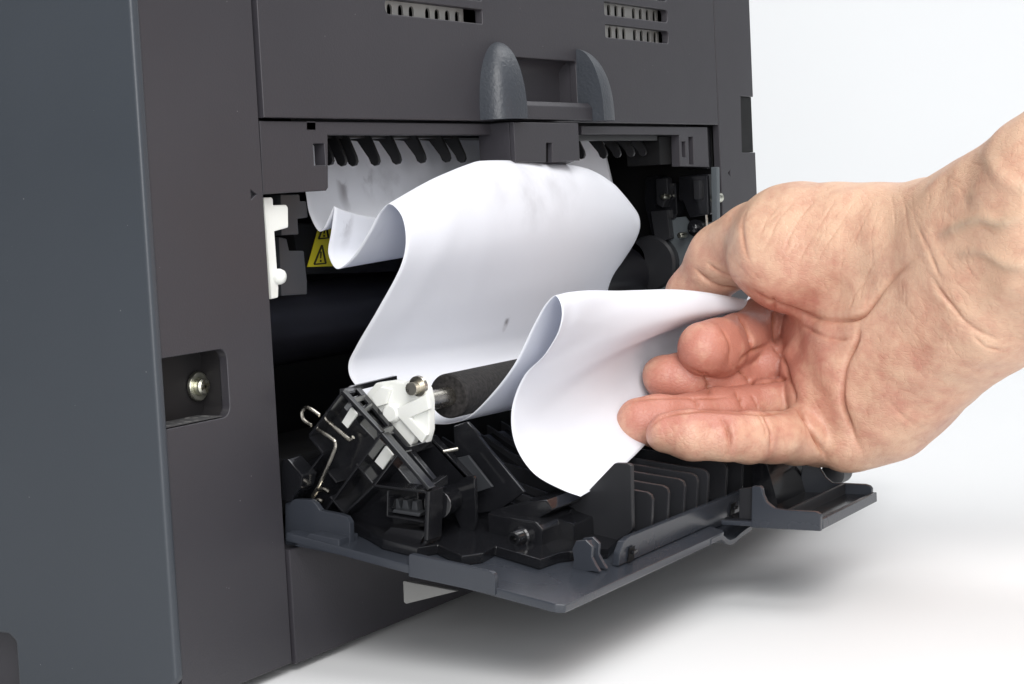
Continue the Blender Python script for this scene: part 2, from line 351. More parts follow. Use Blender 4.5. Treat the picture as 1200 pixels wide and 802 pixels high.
for k in range(len(prof) - 1): bm.faces.new((rows[0][k], rows[1][k], rows[1][k + 1], rows[0][k + 1]))
bm.faces.new(rows[0]); bm.faces.new(rows[1][::-1])
bm_obj('latch_pocket', bm, 'rear', cover)
prism('latch_ledge', [(133.0, -.6, .9), (133.0, -6.2, .9), (133.0, -6.2, 5.6), (133.0, -4.8, 7.2), (133.0, 7, 7.6), (133.0, 7, 6.9), (133, -.6, 6.6)], (55.8, 0, 0), 'rear', cover, .5)
def ear(xi, wd, sgn, Pp=10.5, z0=.8, z1=27.2):
    bm = bmesh.new(); rows = []; NZ, NA = 22, 14
    for i in range(NZ + 1):
        wv = i / NZ; wv2 = math.sin(wv * pi / 2); z = z0 + (z1 - z0) * wv2
        k = max(1e-3, (1 - wv2 ** 2.3)) ** .5; p = Pp * k ; ww = wd * max(1e-3, (1 - wv2 ** 2.6)) ** .5
        row = [(xi, 0.2, z)]
        for j in range(NA + 1):
            a = pi / 2 * j / NA; e = .62
            row.append((xi + sgn * ww * (math.sin(a) ** e), -.2 - p * (math.cos(a) ** e if j < NA else 0), z))
        rows.append([bm.verts.new(M(q)) for q in row])
    for A, B in zip(rows, rows[1:]):
        for k in range(len(A) - 1): bm.faces.new((A[k], A[k + 1], B[k + 1], B[k]))
    bm.faces.new(rows[0]); bm.faces.new(rows[-1])
    return bm_obj('latch_ear', bm, 'ear', cover, smooth=48)
ear(132.9, 14.2, -1); ear(189.1, 15.5, 1)
# vent plates: grey metal with arched perforations
def perforated(us, vv, x0, x1, z0, rows_dz, gap):
    holes = []
    for k in rows_dz:
        for u in us:
            c = PY(u, vv, 5); x = c[0]
            holes.append([(x - 1.55, z0 + k - 1.4), (x + 1.55, z0 + k - 1.4)] + arc(x, z0 + k + 1.9, 1.55, 0, 180, 6))
    return sheet('vent_plate', [[(x0, z0 - 5), (x1, z0 - 5), (x1, z0 + gap), (x0, z0 + gap)]] + holes, 5, .8, 'plate', cover, .05)
zA = PY(500, 22, 5)[2]; zB = PY(745, 45, 5)[2]
perforated((457, 470, 482.5, 501.5, 512.5, 524.5, 536), 20, PY(440, 10, 5)[0], PY(543, 20, 5)[0], zA, (0, 7.6, 15.2), 20)
perforated((715, 723.5, 731.5, 744, 752, 760, 768), 44, PY(690, 40, 5)[0], PY(772, 44, 5)[0], zB, (0, 8.4, 16.8, 25.2), 30)
box('vent_backing', (60, 9, 30), (290, 10, TOP - 8), 'dark', cover, 0)
# --- exit guide frame below the cover
A_ = lambda *px: [tuple(PY(u, v, .8)[[0, 2]]) for u, v in px]
lipL = sheet('exit_frame', [A_((304.6, 141.8), (597, 145.6), (597, 158.4), (384.2, 158.2), (384.8, 220)) + A_((382.6, 223.6), (309, 228)),
                     A_((360.3, 143.6), (369, 143.8), (369, 151.2), (360.3, 151)), A_((367.2, 168.6), (380.4, 168.2), (382, 193.6), (368.4, 194))], .8, 4, 'rear', P, .3)
box('frame_backing', (23, 6, -14), (31, 7, -2), 'dark', lipL, 0)
frameR = sheet('exit_frame', [A_((682, 147.6), (829, 149), (831, 196), (797.4, 195), (796.4, 158.2), (682, 157.6)), A_((799, 166), (803.6, 166), (804, 184.5), (799.6, 184.5)), A_((806.8, 160.5), (812.4, 160.5), (813.4, 193), (807.8, 193))], .8, 4, 'rear', P, .3)
box('frame_side', (PY(772, 157, 5)[0], 4.9, -15.5), (PY(797, 157, 1)[0] - .3, 20, -4.2), 'dark', frameR)
box('frame_strip', (176, 4.9, -5.8), (PY(770, 157, 5)[0], 8, -3.4), 'guide', frameR)
box('frame_step', (312.2, 4, -18), (316.8, 13, -.4), 'black', P)
# --- latch block under the cover
lb = prism('latch_block', [(127.6, -6.2, -.2), (127.6, -6.2, -13.6), (127.6, 3, -16.6), (127.6, 6, -16.6), (127.6, 6, -.2)], (46, 0, 0), 'rear', P, .4)
lf = lambda u, v: tuple(PY(u, v, -8.2)[[0, 2]])
sheet('latch_face', [[(127.6, -13.6), lf(640.2, 190.2), lf(640.2, 167.4), lf(647.4, 167.8), lf(647.4, 190.4), (173.6, -13.6), (173.6, -.3), (127.6, -.3)]], -8.2, 2.0, 'rear', lb, .3)
sl = [lf(640.4, 189.8), lf(640.4, 167.8), lf(647.2, 168.2), lf(647.2, 190)]
prism('latch_slot', [(x, -6.35, z) for x, z in sl], (0, .1, 0), 'dark', lb, 0)
h = PX(582, 200, 127.6)
box('latch_hook', (128.2, h[1] - 3.4, -18.2), (133, h[1] + 2.4, -16.2), 'grey', P, .4)
# --- guide ribs hanging from the exit
ribm = None
def rib(ub, vb, X=None, Y=4.5, dx=0):
    """a curved paper guide: plate across x, hanging tooth with a rounded toe"""
    c = PY(ub, vb, Y); zb = c[2]
    poly = [(c[0], y, z) for y, z in [(Y + 4.6, -1.2), (Y + 14, -1.2), (Y + 14, -4.4), (Y + 8.2, -5.2), (Y + 4.2, zb + 2.6), (Y + 3.4, zb + .8), (Y + 2.2, zb), (Y + .9, zb + .3), (Y + .3, zb + 1.4), (Y + .6, zb + 3)]]
    return prism('guide_rib', poly, (1.4, 0, 0), 'guide', P, .3)
for ub, vb in ((391, 194), (406, 195), (419, 195), (445, 194.5), (470, 193), (499, 191.5), (528, 190.5), (546, 191)): rib(ub, vb, Y=8)
for ub, vb in ((686, 186.5), (712, 186), (728, 185), (744, 184), (758, 183)): rib(ub, vb, Y=8)
box('rib_rail', (32, 13, -4.5), (312, 24, 4), 'guide', P)

# --- inside the opening: left
ply('release_lever', [(309.5, 231.5), (318, 231), (320.3, 233), (320.6, 240.5), (335.5, 240), (338, 243), (338.2, 267), (322, 271.5), (326.8, 338), (326.4, 349), (318.5, 351)], 4, 3, 'white', P, .5)
kc = PY(326, 324.5, 4); lathe('lever_knob', kc, (0, -1, 0), [(-2, 2.3), (.6, 2.3), (1.6, 1.9), (2.1, 1.1), (2.3, .1)], 'white', P)
ply('hinge_bracket', [(329, 228), (351, 228), (352, 236), (359, 236), (361, 255), (349, 257), (350, 275), (330, 276)], 9, 6, 'grey', P)
ply('hinge_bracket', [(327, 278), (336, 280), (339, 294), (356, 294), (360, 330), (360, 345), (330, 347)], 12, 8, 'grey', P)
ply('label_block', [(342, 262), (480, 262), (480, 318), (352, 322)], 33, 10, 'dark', P)
lab = ply('warning_label', [(372.8, 270), (400, 268), (396, 312), (360.6, 313)], 32.4, .3, 'label', P, 0)
def warn(cu, cv, s):
    for a, b in (((0, -1), (.95, .85)), ((.95, .85), (-.95, .95)), ((-.95, .95), (0, -1))):
        p, q = [np.array([cu + s * .62 * x - s * .1 * y, cv + s * y]) for x, y in (a, b)]; d = q - p; nn = np.array([-d[1], d[0]]) / np.linalg.norm(d) * .8
        ply('warning_symbol', [tuple(p - nn), tuple(q - nn), tuple(q + nn), tuple(p + nn)], 32.1, .25, 'ink', lab, 0)
    ply('warning_symbol', [(cu - .5, cv - s * .35), (cu + .9, cv - s * .35), (cu + .1, cv + s * .35), (cu - .7, cv + s * .35)], 32.1, .25, 'ink', lab, 0)
    ply('warning_symbol', [(cu - .9, cv + s * .5), (cu + .5, cv + s * .5), (cu + .4, cv + s * .72), (cu - 1, cv + s * .72)], 32.1, .25, 'ink', lab, 0)
warn(376.5, 299, 11.5); warn(380.5, 270.5, 10)
dc = PX(342, 368, 6); tube('pressure_drum', [(5, 42, -62), (312, 42, -62)], 13, 'drum', P, 40)
tube('drum_shaft', [(1, 42, -62), (5, 42, -62)], 4, 'grey', P, 16)
box('paper_guide', (4, 22, -118), (312, 60, -100), 'dark', P, 2)
# --- inside the opening: right
RX = 306.0
plx('sheet_metal_bracket', [(833, 196), (840, 196), (842, 345), (836, 345)], RX - 2, 3, 'smoke', P)
plx('gear_cover', [(756, 207), (772, 205), (778, 214), (792, 214), (794, 250), (790, 258), (780, 258), (782, 284), (766, 288), (760, 262), (755, 240)], RX, 8, 'black', P, 1)
plx('gear_cover', [(795, 206), (829, 204), (831, 252), (808, 256), (800, 236), (795, 236)], RX - 3, 8, 'black', P, 1)
plx('gear_cover', [(812, 212), (820, 212), (821, 234), (813, 234)], RX - 5, 3, 'fin', P, .5)
plx('gear_cover', [(768, 210), (782, 208), (783, 226), (777, 244), (769, 240)], RX - 4, 5, 'fin', P, .8)
plx('gear_cover', [(762, 248), (782, 246), (786, 280), (768, 286)], RX - 3, 4, 'fin', P, .6)
plx('solenoid_plate', [(784, 256), (803, 254), (812, 266), (834, 260), (838, 345), (768, 345), (768, 300), (784, 288)], RX + 1, 1.2, 'smoke', P, .3)
for u, v in ((778.5, 230.5), (798, 276)): lathe('pin', PX(u, v, RX - 5), (-1, 0, 0), [(-4, 1.3), (1.2, 1.3), (1.8, .8)], 'zinc', P, 12)
lathe('spool', PX(818, 267, RX), (-1, 0, 0), [(0, 3.6), (3, 3.6), (3, 2.2), (5.5, 2.0), (6, 1.2)], 'black', P)
lathe('column_screw', PX(839.5, 232, RX + 5), (-1, 0, 0), [(-3, 2.2), (1.5, 2.2), (2.2, 1.4)], 'zinc', P)
lathe('drive_gear', PX(741, 304, RX), (-1, 0, 0), [(0, 8), (4, 8), (4, 4), (7, 3.8), (7.4, 2.4)], 'black', P)
lathe('clutch', PX(768, 308, RX + 2), (-1, 0, 0), [(0, 12), (5, 12), (6, 11), (6, 6)], 'fin', P)
plx('idler_arm', [(728, 316), (742, 320), (740, 330), (746, 334), (742, 350), (712, 350), (718, 324)], RX - 2, 4, 'white', P, .8)
plx('idler_arm', [(752, 340), (772, 332), (800, 338), (806, 352), (750, 352)], RX - 3, 4, 'smoke', P, .8)
tube('rod', [PX(824, 205, RX - 2), PX(834, 335, RX - 2)], .7, 'steel', P)

# ================================================================== rear door, hanging open (part of the printer)
TH = math.radians(9.9); HY, HZ = 1.0, -118.0
def D(x, s, hh=0): return np.array([x, HY - s * math.cos(TH) - hh * math.sin(TH), HZ - s * math.sin(TH) + hh * math.cos(TH)])
def dplate(name, xs, hh, th, m, parent, bevel=.5):     # plate lying on the door: outline in (x, s)
    return prism(name, [D(x, s, hh) for x, s in xs], D(0, 0, th) - D(0, 0, 0), m, parent, bevel)
door = dplate('rear_door', [(1.6, 0), (3, 87), (4.6, 89.4), (108, 89.4), (110, 88), (111, 82), (172, 82), (174, 70), (310, 70), (314, 66), (314, 0)], -1.2, 2.6, 'door', P, .6)
# raised flanges on the left edge
plx('edge_flange', [(334, 640), (334, 590), (346, 585), (364, 586), (369, 590), (375, 598.6), (398, 603), (406, 606), (410, 613), (410.5, 640)], 7, 2.2, 'door', door)
p = [PX(u, v, 2.2) for u, v in ((343, 640), (352, 635), (362.7, 625), (397.5, 632), (397.5, 651))]
prism('edge_block', p, (9.5, 0, 0), 'door', door, .6)
plx('edge_tab', [(478.5, 676), (478.5, 650.5), (481, 649.3), (572, 669), (578, 672.5), (580, 678), (580, 698)], 2.0, 2.0, 'door', door)
plx('grey_flap', [(472, 681), (536, 693), (475.5, 708), (473, 706)], 14, 1.5, 'pale', door, .3)
# --- the roller carrier: left cage
W0 = 12.0
cage = plx('roller_carrier', [(396, 470), (438, 514), (490, 578), (492, 640), (489, 650), (415, 642), (345, 620), (338, 585), (345, 560), (362, 540), (378, 531), (362, 511)], W0 + 7, 9, 'black', door, .3)
plx('carrier_back', [(401, 459), (446, 507), (500, 573), (497, 640), (415, 642), (345, 620), (362, 540), (378, 531), (362, 511)], W0 + 16.2, 1.5, 'black', door, .2)
def railx(name, px, X, depth, wpx, m=None, closed=False):           # rib standing proud on the cage wall, following a line
    pts = [np.array(q, float) for q in px]
    for a, b in zip(pts, pts[1:]):
        d = b - a; L_ = np.linalg.norm(d); d /= L_; nn = np.array([-d[1], d[0]]) * wpx / 2
        plx(name, [tuple(a - nn), tuple(b - nn), tuple(b + nn), tuple(a + nn)], X, depth, m or 'black', door, .25)
railx('cage_rib', [(400, 459), (446, 508)], W0, 2.0, 3.4)
railx('cage_rib', [(446, 509), (502, 574)], W0, 3.4, 4)
railx('cage_rib', [(501, 576), (499, 634)], W0, 7.2, 5)
railx('cage_rib', [(499, 634), (487, 652)], W0, 7.2, 4)
railx('cage_rib', [(399, 462), (362, 511)], W0, 7.2, 3)
railx('cage_rib', [(362, 512), (378, 531)], W0, 7.2, 2.6)
railx('cage_rib', [(378, 532), (352, 565)], W0, 7.2, 2.6)
railx('cage_rib', [(445, 511), (380, 600)], W0, 7.2, 3)
railx('cage_rib', [(417, 544), (436, 567)], W0, 7.2, 2.4)
railx('cage_rib', [(471, 539), (437, 570)], W0, 7.2, 3) if False else railx('cage_rib', [(466, 532), (438, 569)], W0, 7.2, 2.6)
railx('cage_rib', [(437, 569), (499, 577)], W0, 7.2, 3)
railx('cage_rib', [(437, 570), (400, 606)], W0, 7.2, 3)
railx('cage_rib', [(454, 575), (453.5, 605)], W0, 7.2, 2.2)
railx('cage_rib', [(453, 605), (496, 612)], W0, 7.2, 2.4)
railx('cage_rib', [(383, 552), (394, 566)], W0 + 2, 5.2, 2)
railx('cage_rib', [(386, 582), (404, 604)], W0, 7.2, 2.4)
plx('cage_window', [(411, 478), (418.5, 486), (407, 502), (400.5, 495)], W0 + 6.4, .8, 'white', door, 0)
plx('cage_window', [(451.5, 523), (460, 533.5), (448.5, 550.5), (439, 541)], W0 + 6.4, .8, 'white', door, 0)
for k in range(3): plx('switch_tooth', [(461 + k * 11, 584 + k * 1.5), (466 + k * 11, 585 + k * 1.5), (470 + k * 10, 600 + k * 1.6), (459.5 + k * 11, 598 + k * 1.6)], W0 + 4, 3, 'grey', door, .3)
plx('switch_tooth', [(461, 597), (493, 601.5), (491, 606), (459, 601)], W0 + 2.2, 4.6, 'grey', door, .3)
plx('carrier_foot', [(458, 618), (500, 623), (486, 648), (437, 636)], W0 + 1, 5.8, 'black', door)
plx('carrier_shoulder', [(329, 540), (337, 538), (355, 558), (352, 572), (338, 590), (329, 586)], 6, 7, 'black', door, .6)
# ladder-like top of the carrier: second rail and rungs
X1 = W0 + 15
railx('cage_rail', [(415, 455), (478, 528)], X1, 2.4, 3.2)
def span(name, a, b, X0, Xe, r=.8):                                  # a square bar between the two rails
    p0, p1 = PX(*a, X0), PX(*b, Xe); d = p1 - p0; d /= np.linalg.norm(d); s = np.cross(d, [0, 0, 1]); s /= np.linalg.norm(s); t = np.cross(s, d)
    prism(name, [p0 + r * (i * s + j * t) for i, j in ((-1, -1), (1, -1), (1, 1), (-1, 1))], p1 - p0, 'black', door, .2)
span('cage_rung', (401, 459), (415, 455), W0 + 1, X1); span('cage_rung', (411, 470), (425, 466), W0 + 1, X1); span('cage_rung', (422, 484), (433.5, 476), W0 + 2, X1)
span('cage_rung', (446, 508), (457, 503.5), W0 + 2, X1, 1.1); span('cage_rung', (415, 455), (463, 443.5), X1, X1 + 22)
span('cage_rung', (478, 528), (503, 520), X1, X1 + 14, 1.1); span('cage_rung', (502, 574), (520, 562), W0 + 2, X1, 1.2)
railx('cage_rail', [(478, 529), (520, 580)], X1, 2.4, 4)
railx('cage_rail', [(503, 513), (548, 562)], X1 + 14, 3, 5)
plx('carrier_wall', [(503, 512), (550, 560), (545, 640), (505, 640), (482, 540)], X1 + 14, 3, 'black', door, .4)
tube('carrier_boss', [PX(512, 592, W0 + 9), PX(533, 582, W0 + 30)], 4.2, 'black', door, 16, .4)
# --- white bearing and metal bits
Xb = X1 + 4
bear = plx('bearing_holder', [(429, 462), (440, 449), (462, 446), (473, 449), (482, 444), (495, 447), (500, 456), (503, 470), (503, 505), (499, 520), (494, 514), (491, 505), (482, 522), (476, 524), (448, 492), (437, 480)], Xb, 3.4, 'white', door, .7)
lathe('bearing_boss', PX(461, 484, Xb), (-1, 0, 0), [(0, 3.0), (1.6, 2.8), (2.2, 2.2)], 'white', door, 20)
plx('bearing_fin', [(463, 479), (500, 462), (503, 480), (480, 490), (500, 510), (494, 520), (466, 489)], Xb - 1.6, 2, 'white', door, .5)
plx('bearing_fin', [(434, 466), (446, 453), (458, 456), (452, 474), (440, 478)], Xb - 1.2, 2, 'white', door, .5)
tube('roller_pin', [PX(481.5, 456, Xb - 3), PX(497, 452.5, Xb + 4)], 1.9, 'steel', door, 18)
lathe('retaining_ring', PX(490.5, 452.5, Xb), (1, -.1, .1), [(-.6, 1.9), (-.6, 3.0), (.6, 3.0), (.6, 1.9)], 'steel', door)
ra = PX(525, 464.5, 48.0)
shaft = tube('roller_shaft', [ra + np.array([-13, 0, -.1]), ra + np.array([238, 0, 0])], 2.9, 'steel', door, 24)
lathe('transfer_roller', ra, (1, 0, 0), [(0, 3.0), (0, 6.2), (.5, 6.7), (222, 6.7), (222.5, 6.2), (222.5, 3)], 'foam', door, 48)
# --- wire spring
def wire(px, X, r=.55): tube('wire_spring', smooth_path([PX(u, v, X) for u, v in px], 8), r, 'steel', door, 8)
wire([(414, 512.5), (411, 515), (407, 513.5), (382, 492)], W0 + 3); wire([(374.5, 487), (364, 479.5), (358, 478), (354, 483), (354.5, 490), (358, 494.5), (365, 499)], W0 - 1.5)
wire([(372, 503), (390, 515), (393, 521), (391, 530), (378, 560), (366, 583)], W0 + 1)
wire([(366, 583), (372, 575), (380, 573.5), (386, 577)], W0 + 1, .7); wire([(368, 590), (373, 586), (378, 588)], W0 + 1, .7)
# --- middle of the carrier
xm = 48
plx('carrier_fin', [(548, 557.5), (555, 558), (556, 562), (558, 612), (552, 630), (554, 650), (560, 657), (554, 660), (546, 650), (541, 622), (527, 592), (529, 574), (540, 562)], xm - 12, 1.6, 'black', door, .4)
plx('carrier_wall', [(531, 500), (547, 494.5), (560, 508), (561, 512), (614, 577), (585, 598), (560, 602), (545, 575), (533, 535)], xm, 1.6, 'black', door, .4)
plx('inner_pad', [(530, 538), (548, 534), (577, 571), (559, 577)], xm - 4, 1.2, 'grey', door, .3)
tube('contact_pin', [PX(519, 530, xm - 10), PX(536, 526.5, xm - 6)], .6, 'steel', door)
bxp = [PX(u, v, xm - 9) for u, v in ((571, 601), (612, 609), (627, 611), (636, 622), (634, 662), (625, 663), (573, 648))]
hub = prism('hinge_box', bxp, (24, 0, 0), 'black', door, .7)
prism('hinge_box', [PX(u, v, xm + 15.1) for u, v in ((640, 600), (668, 606), (694, 610), (706, 620), (712, 645), (700, 655), (636, 650))], (10, 0, 0), 'black', door, .7)
prism('hinge_box', [PX(u, v, xm - 4) for u, v in ((571, 600), (614, 588), (640, 586), (648, 598), (628, 610), (612, 608))], (30, 0, 0), 'black', door, .6)
pc = PX(611, 629, xm - 10)
lathe('hollow_pin', pc, (-1, 0, 0), [(-2, 3.0), (.6, 3.0), (1.0, 2.5), (4.4, 2.2), (4.8, 1.9), (4.8, 1.2), (2, 1.1)], 'black', door)
plx('guide_fin', [(640, 600), (679, 586), (715, 548), (720, 543), (735, 543.5), (739.5, 546), (741, 621), (737, 626), (712, 640), (690, 640), (640, 640)], 62, 2.2, 'fin', door, .5)
box('carrier_bed', (64, -58, -126), (312, -8, -116), 'black', door, 1)
prism('carrier_ramp', [(xm + 2, -16, -100), (xm + 2, -36, -112), (xm + 2, -66, -120), (xm + 2, -66, -126), (xm + 2, -10, -126)], (312 - xm - 2, 0, 0), 'black', door, .6)
def DP(u, v, hh):                                        # point of a plane parallel to the door, hh above it
    r = ray(u, v); nn = np.array([0, -math.sin(TH), math.cos(TH)]); p0 = D(0, 0, hh); t = ((p0 - CAM) @ nn) / (r @ nn); return CAM + t * r
prism('carrier_base', [DP(u, v, 1.5) for u, v in ((432, 634), (448, 644), (488, 654), (512, 650), (540, 664), (566, 660), (580, 652), (632, 668), (655, 660), (690, 655), (712, 655), (735, 632), (700, 600), (560, 585), (430, 590), (385, 612))], D(0, 0, 3.0) - D(0, 0, 0), 'black', door, .5)
plx('base_tab', [(504, 640), (514, 641), (519, 648), (519, 656), (503, 652)], 30, 3, 'fin', door, .4)
plx('base_tab', [(553, 655), (560, 640), (574, 642), (582, 652), (580, 660), (560, 664)], 37, 6, 'black', door, .5)
for x in range(54, 312, 9): prism('ramp_rib', [(x, y, z) for y, z in ((-14, -97.6), (-36, -109.6), (-58, -116), (-58, -119), (-36, -113), (-14, -101))], (1.1, 0, 0), 'fin', door, .2)
box('guide_wall', (169, -69, -128), (312, -66, -106), 'black', door, .6)
# rows of guide fins
fx = [70.5, 81.5, 93, 102.5, 110.5, 125, 138, 151, 166, 180, 195, 210, 225, 240, 255, 270, 285, 300]
for i, x in enumerate(fx):
    top = -113.6 + .15 * min(i, 6); y1 = -81.5
    prof = [(y1 + 1.0, -125.5), (y1, top - 2.2), (y1 + .5, top - .8), (y1 + 2, top), (-45, top + 4.0), (-28, top + 8), (-28, -125)]
    prism('guide_fin', [(x, y, z) for y, z in prof], (1.5, 0, 0), 'fin', door, .35)
# front lip with catch slots
lipF = [D(x, 81.4, hh) for x, hh in ((46.5, 1.3), (46.5, 5.2), (48.5, 8.2), (52, 9.0), (140, 8.6), (140, 1.3))]
prism('front_lip', lipF, (0, -2.2, 0), 'door', door, .5)
for x in (51.5, 124.5):
    prism('catch_slot', [D(x + a, 83.9, b) for a, b in ((0, 1.8), (3.4, 1.8), (3.4, 6.2), (0, 6.2))], (0, -.25, 0), 'dark', door, 0)
    prism('catch_tongue', [D(x + a, 84.1, b) for a, b in ((.8, 4.2), (3.2, 4.2), (3.2, 5.2), (.8, 5.2))], (0, -1.2, 0), 'black', door, .2)
# hook post on the plate
for dx_ in (0, 4.2):
    hp = D(36 + dx_, 78, 1.2)
    prism('hook_post', [hp + np.array([0, a, b]) for a, b in ((4, 0), (3, 3), (3.4, 6), (2, 8.4), (-1.0, 8.8), (-3, 7), (-2.6, 4), (-4, 1.5), (-5, 0))], (1.5, 0, 0), 'door', door, .3)
hp = D(37, 78, 1.2); prism('hook_post', [hp + np.array([0, a, b]) for a, b in ((2, 2), (2.4, 7.2), (-1, 8.3), (-2, 6), (-1.4, 2))], (3.6, 0, 0), 'door', door, .3)
# grip tray at the middle of the front edge
TX0, TX1, TZ = 113.0, 166.0, -131.0
tray = prism('grip_tray', [(TX0 + .2, -84, TZ), (TX1, -84, TZ), (TX1, -116.6, TZ), (TX0 + .2, -116.6, TZ)], (0, 0, 1.6), 'door', door, .5)
plx('tray_wall', [(961.5, 623), (961.5, 606), (959.5, 602), (955, 599.8), (920, 598), (907, 596), (898, 589), (894, 580), (892.5, 572), (890, 570), (881, 570), (880, 618.6)], TX0, 2.0, 'door', door, .6)
plx('tray_wall', [(1021.5, 584), (1021.5, 573), (1019, 569.6), (1014, 568), (974, 566), (967, 560), (958, 546), (940, 544), (935, 590)], TX1 - .4, 2.0, 'door', door, .6)
prism('tray_rib', [(TX0 + 2.2, -105, TZ + 1.7), (TX0 + 2.2, -105, -125.6), (TX0 + 2.2, -106.2, -125.6), (TX0 + 2.2, -106.2, TZ + 1.7)], (TX1 - TX0 - 2.8, 0, 0), 'fin', door, .25)
prism('tray_back', [(141, -83.4, -129.2), (141, -83.4, -100), (141, -85, -100), (141, -92, -129.2)], (TX1 - 136, 0, 0), 'black', door, .3)
plx('tray_side', [(866, 573), (884, 571), (884, 619), (866, 613)], TX0 + 2.4, 1.5, 'fin', door, .3)
prism('tray_lip', [(TX0 + 2.2, -115.3, TZ - .15), (TX0 + 2.2, -115.3, -128.0), (TX0 + 2.2, -117.0, -128.0), (TX0 + 2.2, -117.0, TZ - .15)], (TX1 - TX0 - 2.8, 0, 0), 'door', door, .3)
prism('tray_floor', [(TX0 + 2.2, -84.5, TZ + 1.7), (TX1 - .6, -84.5, TZ + 1.7), (TX1 - .6, -115.2, TZ + 1.7), (TX0 + 2.2, -115.2, TZ + 1.7)], (0, 0, .3), 'black', door, 0)
cl = smooth_path([np.array(q, float) for q in ((98, .15), (103, .3), (106, .1), (108.5, -.9), (111, -2.2), (114, -3.1), (118, -3.2), (122, -2.4), (127, -1.8), (131, -1.7))], 4)
cl = [np.array([q[0], q[1] + .8]) for q in cl] + [np.array([q[0], q[1] - 1.0]) for q in cl[::-1]]
prism('curled_lip', [D(x, 89.6, hh) for x, hh in cl], D(0, 60, 0) - D(0, 89.6, 0), 'door', door, .25)
lathe('end_roller', PX(975, 556, 182), (1, 0, 0), [(0, 3.4), (.6, 4.2), (9, 4.2), (9.6, 3.4)], 'grey', door)

# ================================================================== the jammed sheet
def catmull(Pn, k):                                      # centripetal, so that uneven spacing gives no kinks
    Pn = np.asarray(Pn, float); E_ = np.concatenate([[2 * Pn[0] - Pn[1]], Pn, [2 * Pn[-1] - Pn[-2]]]); out = []
    for i in range(1, len(E_) - 2):
        p = E_[i - 1:i + 3]; kn = np.concatenate([[0], np.cumsum(np.linalg.norm(np.diff(p, axis=0), axis=1) ** .5 + 1e-6)])
        for j in range(k):
            t = kn[1] + (kn[2] - kn[1]) * j / k; ip = lambda a, b, ta, tb: ((tb - t) * a + (t - ta) * b) / (tb - ta)
            a1, a2, a3 = ip(p[0], p[1], kn[0], kn[1]), ip(p[1], p[2], kn[1], kn[2]), ip(p[2], p[3], kn[2], kn[3])
            out.append(ip(ip(a1, a2, kn[0], kn[2]), ip(a2, a3, kn[1], kn[3]), kn[1], kn[2]))
    out.append(E_[-2]); return np.array(out)
XA, XB = 53.0, 263.0
Lyz = [(31, 6), (27, -8), (24.7, -20), (23.5, -27.5), (20, -32.7), (16.6, -29), (14.1, -25.4), (15.6, -33), (17.2, -40), (14.5, -44.5), (9.5, -42), (2.6, -34.3), (-2.4, -27.6), (-5.9, -25.4), (-9.9, -29.0), (-11.2, -36), (-9.4, -43.4), (0, -57.0), (9.0, -68.6), (12.0, -73.6), (11.3, -78.4), (4, -84.8), (-8, -90), (-20, -92.4), (-28, -91), (-34.2, -87), (-46.3, -74.7), (-54.2, -62.2), (-58.8, -56.1), (-61.9, -54.2), (-63.7, -57.6), (-62.5, -64.7), (-57.9, -71), (-50.4, -77.2), (-45.5, -87.3), (-46, -97.5), (-51.7, -106), (-61.4, -110.8), (-67, -112.4)]
Lp = np.array([(XA, y, z) for y, z in Lyz])
n = len(Lp)
# middle and right hand courses of the same stations
Myz = [(30, 7), (27, -6), (25, -14), (23.6, -20), (21.5, -25), (19.6, -29), (17.6, -32.6), (16.4, -36), (14.6, -39.4), (11.4, -40), (7.6, -35), (3.6, -26.5), (.4, -18.6), (-3.2, -14.6), (-7.6, -18), (-10.4, -27), (-10.6, -38), (-6.5, -54), (-1, -68), (1.5, -75), (1.2, -80.4), (-4, -86.6), (-12, -91), (-20.6, -93), (-27.4, -92)]
Mp = [(158, y, z) for y, z in Myz]
Mp += [(158, -35.5, -88.6), (157, -42, -82), (156, -46, -75.4), (153, -52, -64.8), (152, -54.4, -63.2), (151, -57, -60.8), (150, -59.6, -59.6), (149, -62.4, -61.8), (148.5, -63, -67), (147.5, -56.6, -71.2), (146, -48, -75), (144, -45.4, -84), (141, -48.4, -93.4), (138, -55.5, -101)]
Ryz = [(30, 6), (28, -4), (27, -10), (26, -15), (25, -20), (24, -25), (23, -30), (22, -34), (21, -38), (20, -41), (18.6, -41), (17, -38.4), (15.6, -35.6), (14.4, -34), (13, -36.4), (12.7, -40.5), (14.8, -45.5), (21, -53.6), (26.5, -60), (29.3, -67.5), (27, -77), (18, -86), (4, -92), (-12, -95.4), (-26, -96.4)]
Rp = [(263, y, z) for y, z in Ryz]
Rp += [(263, -36, -96.6), (262, -46, -96.4), (261, -55, -96), (259, -63, -95), (256, -70, -93), (252, -75, -89.6), (248, -77, -85.4), (244, -76, -80.6), (240, -73, -76.4), (236, -69, -73), (232, -65, -70.4), (228, -61.4, -68.6), (226, -54.6, -67.4)] + [tuple(PX(880, 342.5, 221))]
Mp, Rp = np.array(Mp, float), np.array(Rp, float)
K = 9; Ls, Ms, Rs = catmull(Lp, K), catmull(Mp, K), catmull(Rp, K); ns = len(Ls)
NT = 90; ts = np.linspace(0, 1, NT + 1)
S_ = np.arange(ns) / K
Gd = np.zeros((ns, NT + 1, 3))
crest = np.exp(-((S_ - 12.9) / 1.9) ** 2)                     # the ridge is held up in the middle by the latch
